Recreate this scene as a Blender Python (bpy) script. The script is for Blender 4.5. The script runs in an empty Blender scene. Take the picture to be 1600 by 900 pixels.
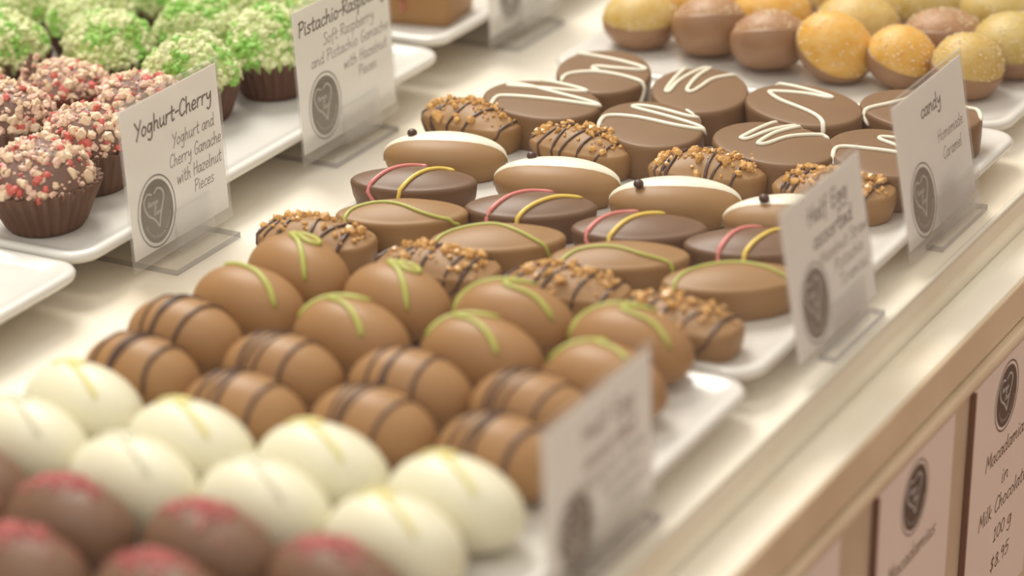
import bpy, math, random
from mathutils import Vector, Matrix

# ------------------------------------------------------------------ camera, world, lights, exposure
SC = bpy.context.scene
COL = SC.collection
cam_data = bpy.data.cameras.new('camera')
cam = bpy.data.objects.new('camera', cam_data)
COL.objects.link(cam)
cam_data.sensor_width = 36.0
cam_data.lens = 4300.0 / 1600.0 * 36.0
cam_data.clip_start = 0.02
cam_data.clip_end = 60
AX_X = Vector((0.8656, 0.1636, -0.4733))     # world X, Y, Z seen in camera axes (right, down, forward)
AX_Y = Vector((0.4988, -0.3661, 0.7856))
AX_Z = Vector((-0.0448, -0.9161, -0.3985))
right = Vector((AX_X[0], AX_Y[0], AX_Z[0]))
down = Vector((AX_X[1], AX_Y[1], AX_Z[1]))
fwd = Vector((AX_X[2], AX_Y[2], AX_Z[2]))
rot = Matrix((right, -down, -fwd)).transposed()
cam.matrix_world = Matrix.Translation((0.4513, -0.7491, 0.38)) @ rot.to_4x4()
cam_data.dof.use_dof = True
cam_data.dof.focus_distance = 1.0
cam_data.dof.aperture_fstop = 5.9
SC.camera = cam

world = bpy.data.worlds.new('room_light')
SC.world = world
world.use_nodes = True
bgn = world.node_tree.nodes['Background']
bgn.inputs[0].default_value = (1.0, 0.945, 0.875, 1)
bgn.inputs[1].default_value = 1.02

def area(name, loc, target, sx, sy, power, color):
    d = bpy.data.lights.new(name, 'AREA')
    d.shape = 'RECTANGLE'
    d.size, d.size_y, d.energy, d.color = sx, sy, power, color
    o = bpy.data.objects.new(name, d)
    COL.objects.link(o)
    o.location = loc
    o.rotation_euler = (Vector(target) - Vector(loc)).to_track_quat('-Z', 'Y').to_euler()
    return o
area('ceiling_panel_lamp', (-0.85, 0.75, 1.45), (-0.02, 0.0, 0.0), 0.7, 0.9, 32, (1.0, 0.95, 0.875))
area('front_fill_light', (-0.2, -0.9, 1.9), (0.0, 0.0, 0.0), 0.5, 0.5, 6, (1.0, 0.95, 0.875))  # added fill for the signs and front faces, not a known ceiling lamp

SC.view_settings.view_transform = 'Standard'
SC.view_settings.look = 'None'
SC.view_settings.gamma = 1
SC.view_settings.use_curve_mapping = False
SC.view_settings.exposure = 0.09
SC.cycles.transparent_max_bounces = 24

# ------------------------------------------------------------------ helpers
PI = math.pi
rnd = random.Random(7)

def lin(c):
    return tuple((v / 12.92 if v <= 0.04045 else ((v + 0.055) / 1.055) ** 2.4) for v in c)

def rgb(r, g, b):
    return lin((r / 255, g / 255, b / 255))

def mat(name, col, rough=0.5, col2=None, scale=60, bump=0.0, bscale=None, sss=0.0, ssr=(1, 0.6, 0.3), ssd=0.004,
        spec=0.5, coat=0.0, detail=4, lo=0.35, hi=0.65, trans=0.0):
    m = bpy.data.materials.new(name)
    m.use_nodes = True
    nt = m.node_tree
    b = nt.nodes['Principled BSDF']
    b.inputs['Base Color'].default_value = (*col, 1)
    b.inputs['Roughness'].default_value = rough
    b.inputs['Specular IOR Level'].default_value = spec
    b.inputs['Coat Weight'].default_value = coat
    b.inputs['Transmission Weight'].default_value = trans
    if sss:
        b.inputs['Subsurface Weight'].default_value = sss
        b.inputs['Subsurface Radius'].default_value = ssr
        b.inputs['Subsurface Scale'].default_value = ssd
    tc = nt.nodes.new('ShaderNodeTexCoord')
    if col2 is not None:
        n = nt.nodes.new('ShaderNodeTexNoise')
        n.inputs['Scale'].default_value = scale
        n.inputs['Detail'].default_value = detail
        r = nt.nodes.new('ShaderNodeValToRGB')
        r.color_ramp.elements[0].position = lo
        r.color_ramp.elements[1].position = hi
        r.color_ramp.elements[0].color = (*col, 1)
        r.color_ramp.elements[1].color = (*col2, 1)
        nt.links.new(tc.outputs['Object'], n.inputs['Vector'])
        nt.links.new(n.outputs['Fac'], r.inputs['Fac'])
        nt.links.new(r.outputs['Color'], b.inputs['Base Color'])
    if bump:
        n2 = nt.nodes.new('ShaderNodeTexNoise')
        n2.inputs['Scale'].default_value = bscale or scale
        n2.inputs['Detail'].default_value = 3
        bp = nt.nodes.new('ShaderNodeBump')
        bp.inputs['Strength'].default_value = bump
        bp.inputs['Distance'].default_value = 0.001
        nt.links.new(tc.outputs['Object'], n2.inputs['Vector'])
        nt.links.new(n2.outputs['Fac'], bp.inputs['Height'])
        nt.links.new(bp.outputs['Normal'], b.inputs['Normal'])
    return m

def clear(name, tint, ior=1.45, rough=0.02, haze=0.0):
    """thin clear sheet: light passes straight through, the rest is mirrored by Fresnel"""
    m = bpy.data.materials.new(name)
    m.use_nodes = True
    nt = m.node_tree
    for n in list(nt.nodes):
        if n.type == 'BSDF_PRINCIPLED':
            nt.nodes.remove(n)
    out = [n for n in nt.nodes if n.type == 'OUTPUT_MATERIAL'][0]
    t = nt.nodes.new('ShaderNodeBsdfTransparent')
    t.inputs[0].default_value = (*tint, 1)
    g = nt.nodes.new('ShaderNodeBsdfGlossy')
    g.inputs['Roughness'].default_value = rough
    fr = nt.nodes.new('ShaderNodeFresnel')
    fr.inputs['IOR'].default_value = ior
    mx = nt.nodes.new('ShaderNodeMixShader')
    ge = nt.nodes.new('ShaderNodeNewGeometry')
    inv = nt.nodes.new('ShaderNodeMath')
    inv.operation = 'SUBTRACT'
    inv.inputs[0].default_value = 1.0
    mu = nt.nodes.new('ShaderNodeMath')
    mu.operation = 'MULTIPLY'
    nt.links.new(ge.outputs['Backfacing'], inv.inputs[1])
    nt.links.new(inv.outputs[0], mu.inputs[0])
    nt.links.new(fr.outputs[0], mu.inputs[1])
    nt.links.new(mu.outputs[0], mx.inputs[0])
    nt.links.new(t.outputs[0], mx.inputs[1])
    nt.links.new(g.outputs[0], mx.inputs[2])
    last = mx
    if haze:
        df = nt.nodes.new('ShaderNodeBsdfDiffuse')
        df.inputs[0].default_value = (0.85, 0.84, 0.82, 1)
        m2 = nt.nodes.new('ShaderNodeMixShader')
        m2.inputs[0].default_value = haze
        nt.links.new(mx.outputs[0], m2.inputs[1])
        nt.links.new(df.outputs[0], m2.inputs[2])
        last = m2
    nt.links.new(last.outputs[0], out.inputs[0])
    return m

M = {}
M['marble'] = mat('cream_marble', (0.80, 0.69, 0.52), 0.24, (0.91, 0.85, 0.73), 11, 0.0, detail=9, lo=0.28, hi=0.56)
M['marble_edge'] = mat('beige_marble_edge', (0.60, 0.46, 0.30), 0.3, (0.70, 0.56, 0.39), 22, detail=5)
M['panel'] = mat('beige_panel', (0.55, 0.43, 0.30), 0.5, (0.63, 0.50, 0.36), 30)
M['wall_block'] = mat('brown_light_block', (0.52, 0.43, 0.35), 0.5, (0.56, 0.47, 0.39), 4)  # for the unseen wall added to block light on the customer side
M['floor'] = mat('floor_tile', (0.42, 0.26, 0.20), 0.4, (0.48, 0.31, 0.25), 5)
M['wall'] = mat('cream_wall', (0.62, 0.54, 0.44), 0.7, (0.66, 0.58, 0.48), 3)
M['porcelain'] = mat('white_porcelain', (0.72, 0.70, 0.65), 0.16, spec=0.55)
M['glass'] = clear('clear_glass', (0.985, 0.988, 0.982))
M['acrylic'] = clear('clear_acrylic', (0.96, 0.96, 0.96), haze=0.10)
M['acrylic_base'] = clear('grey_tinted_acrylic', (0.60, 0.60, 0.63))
M['acrylic_top'] = clear('clear_acrylic_top', (0.985, 0.985, 0.985))
M['sealant'] = mat('pale_sealant', (0.80, 0.76, 0.64), 0.25)
M['holder'] = mat('brown_holder_edge', (0.17, 0.085, 0.055), 0.5)
M['marble_ledge'] = mat('warm_marble', (0.83, 0.74, 0.58), 0.2, (0.91, 0.85, 0.72), 16, detail=6, lo=0.3, hi=0.62)
M['sleeve'] = clear('clear_plastic_sleeve', (0.97, 0.97, 0.965), 1.4, 0.12, 0.13)
M['paper'] = mat('white_card', (0.90, 0.89, 0.87), 0.7, (0.91, 0.90, 0.88), 40)
def translucent(m, col, k):
    nt = m.node_tree
    out = [n for n in nt.nodes if n.type == 'OUTPUT_MATERIAL'][0]
    tr = nt.nodes.new('ShaderNodeBsdfTranslucent')
    tr.inputs[0].default_value = (*col, 1)
    mx = nt.nodes.new('ShaderNodeMixShader')
    mx.inputs[0].default_value = k
    nt.links.new(nt.nodes['Principled BSDF'].outputs[0], mx.inputs[1])
    nt.links.new(tr.outputs[0], mx.inputs[2])
    nt.links.new(mx.outputs[0], out.inputs[0])
translucent(M['paper'], (0.95, 0.94, 0.92), 0.5)
M['price_paper'] = mat('price_card_paper', (0.76, 0.66, 0.59), 0.35, (0.78, 0.68, 0.61), 40)
M['ink'] = mat('dark_brown_ink', (0.055, 0.035, 0.03), 0.7)
M['ink_thin'] = mat('grey_brown_ink', (0.15, 0.12, 0.10), 0.7)
M['ink_red'] = mat('red_brown_ink', (0.22, 0.07, 0.05), 0.7)
M['ink_bronze'] = mat('bronze_ink', (0.17, 0.09, 0.045), 0.6)
M['logo'] = mat('olive_brown_print', (0.085, 0.07, 0.045), 0.5, (0.11, 0.09, 0.06), 80)
M['logo_dark'] = mat('dark_brown_print', (0.055, 0.035, 0.022), 0.4, (0.085, 0.05, 0.03), 80)
M['milk'] = mat('milk_chocolate', (0.290, 0.162, 0.066), 0.46, (0.315, 0.180, 0.076), 45, 0.04, 160, spec=0.30)
M['milk_egg'] = mat('milk_chocolate_egg', (0.325, 0.172, 0.066), 0.45, (0.35, 0.19, 0.076), 45, 0.03, 120, spec=0.30)
M['caramel'] = mat('brown_chocolate', (0.185, 0.104, 0.050), 0.43, (0.205, 0.117, 0.058), 45, 0.04, 160, spec=0.30)
M['dark'] = mat('dark_chocolate', (0.150, 0.083, 0.046), 0.42, (0.165, 0.093, 0.053), 45, 0.04, 160, spec=0.30)
M['drizzle_dark'] = mat('dark_drizzle', (0.060, 0.028, 0.020), 0.35)
M['white_choc'] = mat('white_chocolate', (0.82, 0.77, 0.62), 0.35, (0.84, 0.80, 0.66), 40)
M['ivory'] = mat('ivory_chocolate', (0.745, 0.71, 0.52), 0.42, (0.765, 0.73, 0.555), 30, sss=0.15, ssr=(1, 0.8, 0.4))
M['yellow_tint'] = mat('pale_yellow_drizzle', (0.76, 0.68, 0.26), 0.4)
M['green_line'] = mat('lime_drizzle', (0.42, 0.43, 0.085), 0.4)
M['pink_line'] = mat('pink_drizzle', (0.66, 0.21, 0.19), 0.4)
M['yellow_line'] = mat('yellow_drizzle', (0.76, 0.55, 0.10), 0.4)
M['nut'] = mat('golden_nut_brittle', (0.56, 0.28, 0.07), 0.3, (0.72, 0.44, 0.16), 300, spec=0.6)
M['nut_pale'] = mat('pale_hazelnut', (0.74, 0.52, 0.33), 0.5, (0.82, 0.66, 0.48), 300)
M['nut_pink'] = mat('pinkish_hazelnut', (0.66, 0.40, 0.30), 0.5, (0.76, 0.55, 0.43), 300)
M['cherry'] = mat('red_cherry_piece', (0.52, 0.07, 0.06), 0.45, (0.62, 0.17, 0.13), 300)
M['truffle'] = mat('truffle_chocolate', (0.16, 0.085, 0.06), 0.45, (0.20, 0.11, 0.08), 100, 0.3, 300)
M['cup'] = mat('brown_paper_cup', (0.115, 0.055, 0.032), 0.6, (0.14, 0.07, 0.042), 60)
M['cup_red'] = mat('red_brown_paper_cup', (0.16, 0.042, 0.02), 0.5, (0.19, 0.055, 0.027), 60)
M['cup_dark'] = mat('dark_paper_cup', (0.085, 0.032, 0.02), 0.6, (0.105, 0.042, 0.026), 60)
M['pist'] = mat('green_coating', (0.30, 0.47, 0.10), 0.6, (0.55, 0.64, 0.27), 220, 0.3, 400)
M['pist_pale'] = mat('pale_green_crumb', (0.56, 0.64, 0.28), 0.55, (0.70, 0.72, 0.42), 260)
M['pist_green'] = mat('bright_green_crumb', (0.20, 0.50, 0.07), 0.5, (0.38, 0.58, 0.15), 260)
M['jelly_orange'] = mat('orange_jelly', (0.72, 0.38, 0.045), 0.4, (0.77, 0.48, 0.13), 200, 0.35, 900, sss=0.4, ssr=(1, 0.5, 0.15), ssd=0.006)
M['jelly_lemon'] = mat('lemon_jelly', (0.58, 0.38, 0.085), 0.4, (0.63, 0.46, 0.17), 200, 0.35, 900, sss=0.4, ssr=(1, 0.7, 0.2), ssd=0.006)
M['jelly_lime'] = mat('lime_jelly', (0.53, 0.38, 0.085), 0.4, (0.58, 0.45, 0.17), 200, 0.35, 900, sss=0.4, ssr=(1, 0.8, 0.2), ssd=0.006)
M['jelly_brown'] = mat('amber_brown_jelly', (0.36, 0.18, 0.08), 0.42, (0.44, 0.25, 0.125), 200, 0.35, 900, sss=0.2, ssd=0.004)
M['sugar'] = mat('sugar_grain', (0.85, 0.72, 0.50), 0.25)
M['dip'] = mat('dipped_chocolate', (0.27, 0.14, 0.066), 0.42, (0.31, 0.168, 0.085), 80, 0.1, 400)
M['dark_egg'] = mat('brown_dark_chocolate', (0.155, 0.076, 0.038), 0.5, (0.175, 0.088, 0.046), 45)
M['sprinkle'] = mat('red_sprinkles', (0.48, 0.10, 0.10), 0.5, (0.56, 0.18, 0.165), 300)

def mesh(name, verts, faces, m, smooth=True):
    me = bpy.data.meshes.new(name)
    me.from_pydata(verts, [], faces)
    me.materials.append(m)
    if smooth:
        me.polygons.foreach_set('use_smooth', [True] * len(me.polygons))
    me.update()
    return me

def obj(name, me, parent=None, loc=(0, 0, 0), rotz=0.0):
    o = bpy.data.objects.new(name, me)
    COL.objects.link(o)
    o.parent = parent
    o.location = loc
    o.rotation_euler = (0, 0, rotz)
    return o

def tag(o, label, cat, group=None):
    o['label'], o['category'] = label, cat
    if group:
        o['group'] = group
    return o

def thing(name, label, cat, loc=(0, 0, 0), rotz=0.0, group=None):
    o = obj(name, None, None, loc, rotz)
    o.empty_display_size = 0.01
    return tag(o, label, cat, group)

class MB:
    """collects pieces of geometry for one mesh"""
    def __init__(s):
        s.v, s.f = [], []
    def add(s, v, f):
        n = len(s.v)
        s.v += v
        s.f += [tuple(i + n for i in q) for q in f]
    def loft(s, rings, cap0=True, cap1=True):
        n = len(rings[0])
        v = [p for r in rings for p in r]
        f = []
        for i in range(len(rings) - 1):
            for j in range(n):
                k = (j + 1) % n
                f.append((i * n + j, i * n + k, (i + 1) * n + k, (i + 1) * n + j))
        for cap, r, i in ((cap0, rings[0], 0), (cap1, rings[-1], len(rings) - 1)):
            if cap:
                c = tuple(sum(p[a] for p in r) / n for a in range(3))
                v.append(c)
                q = len(v) - 1
                for j in range(n):
                    k = (j + 1) % n
                    f.append((q, i * n + k, i * n + j) if i == 0 else (q, i * n + j, i * n + k))
        s.add(v, f)
    def box(s, x0, x1, y0, y1, z0, z1):
        v = [(x, y, z) for x in (x0, x1) for y in (y0, y1) for z in (z0, z1)]
        s.add(v, [(0, 1, 3, 2), (4, 6, 7, 5), (0, 4, 5, 1), (2, 3, 7, 6), (0, 2, 6, 4), (1, 5, 7, 3)])
    def tube(s, path, r, n=7, flat=1.0):
        P = [Vector(p) for p in path]
        rings = []
        up = Vector((0, 0, 1))
        L = len(P)
        for i, p in enumerate(P):
            t = (P[min(i + 1, L - 1)] - P[max(i - 1, 0)])
            if t.length < 1e-9:
                t = Vector((1, 0, 0))
            t.normalize()
            a = up - t * up.dot(t)
            if a.length < 0.05:
                a = Vector((0, 1, 0)) - t * t.y
            a.normalize()
            b = t.cross(a)
            k = r * (0.45 if i in (0, L - 1) else 0.85 if i in (1, L - 2) else 1.0)
            rings.append([tuple(p + (a * math.sin(q) * flat + b * math.cos(q)) * k) for q in (2 * PI * j / n for j in range(n))])
        s.loft(rings)
    def ball(s, c, r, seg=8, ring=5, sx=1, sy=1, sz=1):
        rings = []
        for i in range(1, ring):
            a = -PI / 2 + PI * i / ring
            rings.append([(c[0] + r * sx * math.cos(a) * math.cos(t), c[1] + r * sy * math.cos(a) * math.sin(t), c[2] + r * sz * math.sin(a))
                          for t in (2 * PI * j / seg for j in range(seg))])
        s.loft(rings)
    def build(s, name, m, smooth=True):
        return mesh(name, s.v, s.f, m, smooth)

def spline(pts, k=6):
    """Catmull-Rom through the points"""
    if len(pts) < 3:
        return [tuple(p) for p in pts]
    P = [Vector(p) for p in pts]
    P = [P[0] * 2 - P[1]] + P + [P[-1] * 2 - P[-2]]
    out = []
    for i in range(1, len(P) - 2):
        a, b, c, d = P[i - 1:i + 3]
        for j in range(k):
            t = j / k
            out.append(tuple(0.5 * ((2 * b) + (c - a) * t + (2 * a - 5 * b + 4 * c - d) * t * t + (3 * b - a - 3 * c + d) * t ** 3)))
    out.append(tuple(P[-2]))
    return out

ICO_V = []
_p = (1 + 5 ** 0.5) / 2
for _a in (-1, 1):
    for _b in (-_p, _p):
        ICO_V += [(0, _a, _b), (_a, _b, 0), (_b, 0, _a)]
ICO_V = [tuple(Vector(v).normalized()) for v in ICO_V]
def _icof():
    f = []
    for i in range(12):
        for j in range(i + 1, 12):
            for k in range(j + 1, 12):
                a, b, c = (Vector(ICO_V[q]) for q in (i, j, k))
                if max((a - b).length, (b - c).length, (a - c).length) < 1.1:
                    f.append((i, j, k) if (b - a).cross(c - a).dot(a) > 0 else (i, k, j))
    return f
ICO_F = _icof()

def chip(r, c=(0, 0, 0), stretch=0.35, jit=0.25):
    """an irregular crumb: a crushed 20-face solid"""
    s = Vector((1 + rnd.uniform(-stretch, stretch), 1 + rnd.uniform(-stretch, stretch), 0.8 + rnd.uniform(-stretch, stretch) * 0.7))
    q = Matrix.Rotation(rnd.uniform(0, 6.28), 3, 'Z') @ Matrix.Rotation(rnd.uniform(0, 6.28), 3, 'X')
    out = []
    for v in ICO_V:
        w = Vector(v) * (1 + rnd.uniform(-jit, jit))
        w = q @ Vector((w.x * s.x, w.y * s.y, w.z * s.z))
        out.append((c[0] + w.x * r, c[1] + w.y * r, c[2] + w.z * r))
    return out

CHIPS = {}
def chip_mesh(m, i):
    k = (m, i)
    if k not in CHIPS:
        CHIPS[k] = mesh('nut_piece', chip(1.0), ICO_F, M[m], False)
    return CHIPS[k]

def place_chip(parent, name, m, p, r):
    o = bpy.data.objects.new(name, chip_mesh(m, rnd.randrange(5)))
    COL.objects.link(o)
    o.parent = parent
    o.location = p
    o.scale = (r, r, r)
    o.rotation_euler = (rnd.uniform(0, 6), rnd.uniform(0, 6), rnd.uniform(0, 6))
    return o

# ------------------------------------------------------------------ the counter
def slab(name, x0, x1, y0, y1, z0, z1, m, parent, bev=0.0008):
    """box with softened long edges, run along y"""
    prof = [(x0, z0 + bev), (x0 + bev, z0), (x1 - bev, z0), (x1, z0 + bev), (x1, z1 - bev * 1.5), (x1 - bev * 0.5, z1 - bev * 0.4),
            (x1 - bev * 1.6, z1), (x0 + bev, z1), (x0, z1 - bev)]
    b = MB()
    n = len(prof)
    v = [(x, y, z) for y in (y0, y1) for x, z in prof]
    f = [(i, (i + 1) % n, n + (i + 1) % n, n + i) for i in range(n)] + [tuple(range(n))[::-1], tuple(range(n, 2 * n))]
    b.add(v, f)
    return obj(name, b.build(name, m, False), parent)

Y0, Y1 = -0.95, 1.05
counter = thing('display_counter', 'cream marble display counter with stepped front ledge carrying the plates of chocolates', 'counter', (0, 0, 0))
slab('marble_shelf', -0.50, 0.1295, Y0, Y1, -0.030, 0.0, M['marble'], counter, 0.0010)
slab('front_ledge', 0.1296, 0.1452, Y0, Y1, -0.0285, -0.0137, M['marble_ledge'], counter, 0.0006)
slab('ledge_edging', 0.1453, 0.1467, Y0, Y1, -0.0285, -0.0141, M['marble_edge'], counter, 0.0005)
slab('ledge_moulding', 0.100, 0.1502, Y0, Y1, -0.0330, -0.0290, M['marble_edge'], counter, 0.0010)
slab('shelf_support', -0.48, 0.1296, Y0, Y1, -0.0700, -0.0332, M['panel'], counter)
bd = MB()
bd.tube([(0.1287, Y0 + 0.05, 0.0002), (0.1287, 0, 0.0002), (0.1287, Y1 - 0.05, 0.0002)], 0.0014, 10, 0.8)
obj('sealant_bead', bd.build('sealant_bead', M['sealant']), counter)
PANEL_T = math.radians(2.5)
fp = MB()
fp.box(-0.012, 0.0, Y0, Y1, -0.86, -0.0005)
fpo = obj('front_panel', fp.build('front_panel', M['panel'], False), counter, (0.1485, 0, -0.033))
fpo.rotation_euler = (0, PANEL_T, 0)

fl = MB()
fl.box(-3.0, 3.0, -3.0, 3.0, -0.95, -0.90)
flo = obj('floor', fl.build('floor', M['floor'], False))
flo['kind'] = 'structure'
for nm, bx in (('wall_back', (-2.6, -2.5, -3.0, 3.0, -0.9, 2.3)), ('wall_right', (-2.5, 3.0, 3.0, 3.1, -0.9, 2.3)), ('wall_light_block', (2.4, 2.5, -3.0, 3.0, -0.9, 1.7))):  # last one is an unseen wall added to cut light from the customer side
    wb = MB()
    wb.box(*bx)
    wo = obj(nm, wb.build(nm, M['wall_block' if nm == 'wall_light_block' else 'wall'], False))
    wo['kind'] = 'structure'
cb = MB()
cb.box(-0.46, 0.10, Y0 + 0.02, Y1 - 0.02, -0.90, -0.0702)
obj('cabinet_body', cb.build('cabinet_body', M['panel'], False), counter)

gs = MB()
gs.box(0.1302, 0.1350, Y0 + 0.05, Y1 - 0.05, -0.0136, 0.335)
tag(obj('glass_screen', gs.build('glass_screen', M['glass'], False)), 'clear upright glass screen standing on the ledge in front of the plates', 'glass screen')

# ------------------------------------------------------------------ plates
def rrect(x0, x1, y0, y1, r, z, n=10):
    out = []
    for cx, cy, a0 in ((x1 - r, y1 - r, 0), (x0 + r, y1 - r, 90), (x0 + r, y0 + r, 180), (x1 - r, y0 + r, 270)):
        for i in range(n):
            a = math.radians(a0 + 90 * i / (n - 1))
            out.append((cx + r * math.cos(a), cy + r * math.sin(a), z))
    return out

def plate(label, x0, x1, y0, y1, h, foot, group):
    cx, cy = (x0 + x1) / 2, (y0 + y1) / 2
    hx, hy = (x1 - x0) / 2, (y1 - y0) / 2
    R = 0.011
    prof = [(foot + 0.010, 0.0012), (foot + 0.008, 0.0), (foot, 0.0), (foot - 0.003, h * 0.35), (0.012, h - 0.0058), (0.002, h - 0.0045), (0.0004, h - 0.0032),
            (0.0, h - 0.0018), (0.0006, h - 0.0006), (0.0018, h), (0.0036, h - 0.0002), (0.0065, h - 0.0014), (0.0100, h - 0.0020), (0.03, h - 0.0021)]
    b = MB()
    b.loft([rrect(-hx + i, hx - i, -hy + i, hy - i, max(R - i * 0.6, 0.004), z) for i, z in prof])
    return tag(obj('serving_plate', b.build('serving_plate', M['porcelain']), None, (cx, cy, 0)), label, 'plate', group)

FT = 0.0120
FZ = FT - 0.0021          # top of a front plate
LT = 0.0180
LZ = LT - 0.0021          # top of a rear plate
gf, gr = 'white plates along the glass screen', 'white plates of the rear row'
plate('white rectangular plate under the milk, white and sprinkled chocolate eggs', -0.084, 0.1195, -0.315, -0.0545, FT, 0.016, gf)
plate('white rectangular plate under the oval pralines and zigzag caramels', -0.0800, 0.1170, -0.0525, 0.1835, FT, 0.016, gf)
plate('white rectangular plate under the sugared fruit jellies', -0.0900, 0.1090, 0.1860, 0.4300, FT, 0.016, gf)
plate('bare white plate corner at the left edge, nearer than the cherry truffles', -0.330, -0.1225, -0.330, -0.0770, LT, 0.045, gr)
plate('white plate carrying cherry nut truffles and green pistachio truffles', -0.325, -0.1275, -0.0745, 0.1680, LT, 0.045, gr)
plate('white plate with a square brown praline behind the pistachio sign', -0.330, -0.1330, 0.1710, 0.4100, LT + 0.002, 0.045, gr)

# ------------------------------------------------------------------ oval bodies
class Oval:
    def __init__(s, a, b, hs, dome, p=2.0, base=0.90, fil=0.0016, seg=48, kf=0.94):
        s.kf = kf
        s.a, s.b, s.hs, s.dome, s.p, s.fil = a, b, hs, dome, p, fil
        s.base, s.seg = base, seg
    def ring(s, k, z):
        out = []
        for j in range(s.seg):
            t = 2 * PI * j / s.seg
            c, q = math.cos(t), math.sin(t)
            e = 2 / s.p
            out.append((s.a * k * math.copysign(abs(c) ** e, c), s.b * k * math.copysign(abs(q) ** e, q), z))
        return out
    def norm(s, x, y):
        return (abs(x / s.a) ** s.p + abs(y / s.b) ** s.p) ** (1 / s.p)
    def z(s, x, y):
        r = min(s.norm(x, y), 1.0)
        k = s.kf
        if k == 0:
            return s.hs + (s.fil + s.dome) * (1 - r ** 2.4) ** 0.55
        z = s.hs + s.fil + s.dome * (1 - min(r, k) ** 2 / k ** 2)
        if r > k:
            z -= s.fil * (1 - math.sqrt(max(0, 1 - ((r - k) / (1 - k)) ** 2)))
        return z
    def on(s, x, y, lift=0.0):
        r = s.norm(x, y)
        if r <= 1.0:
            return (x, y, s.z(x, y) + lift)
        k = 1.0 / r
        d = math.hypot(x, y) * (1 - k)
        return (x * k * 1.01, y * k * 1.01, max(s.hs - 0.75 * d, s.hs * 0.15))
    def mesh(s, name, m, wob=0.0):
        rings = [s.ring(s.base, 0), s.ring(s.base + (1 - s.base) * 0.35, s.hs * 0.12), s.ring(s.base + (1 - s.base) * 0.8, s.hs * 0.55), s.ring(1.0, s.hs)]
        for a in () if s.kf == 0 else (25, 50, 72, 90):
            q = math.radians(a)
            rings.append(s.ring(s.kf + (1 - s.kf) * math.cos(q), s.hs + s.fil * math.sin(q)))
        for k in (0.9, 0.75, 0.53, 0.3, 0.12):
            if s.kf:
                rings.append(s.ring(k * s.kf, s.hs + s.fil + s.dome * (1 - k ** 2)))
        for k in (0.993, 0.97, 0.93, 0.86, 0.76, 0.63, 0.47, 0.3, 0.12):
            if not s.kf:
                rings.append(s.ring(k, s.hs + (s.fil + s.dome) * (1 - k ** 2.4) ** 0.55))
        if wob:
            q = random.Random(3)
            ph = [q.uniform(0, 6) for _ in range(6)]
            for r in rings:
                for i, (x, y, z) in enumerate(r):
                    w = wob * (math.sin(x * 700 + ph[0]) + math.sin(y * 900 + ph[1]) + math.sin(z * 800 + ph[2] + x * 300))
                    r[i] = (x * (1 + w), y * (1 + w), z * (1 + w * 0.8) if z > 0.001 else z)
        b = MB()
        b.loft(rings)
        return b.build(name, m)

def drizzle(parent, ov, path, r, m, name='drizzle', k=6, label=None):
    pts = [ov.on(x, y, r * 0.35) for x, y in spline(path, k)]
    b = MB()
    b.tube(pts, r, 7, 0.8)
    o = obj(name, b.build(name, M[m]), parent)
    if label:
        o['label'] = label
    return o

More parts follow.
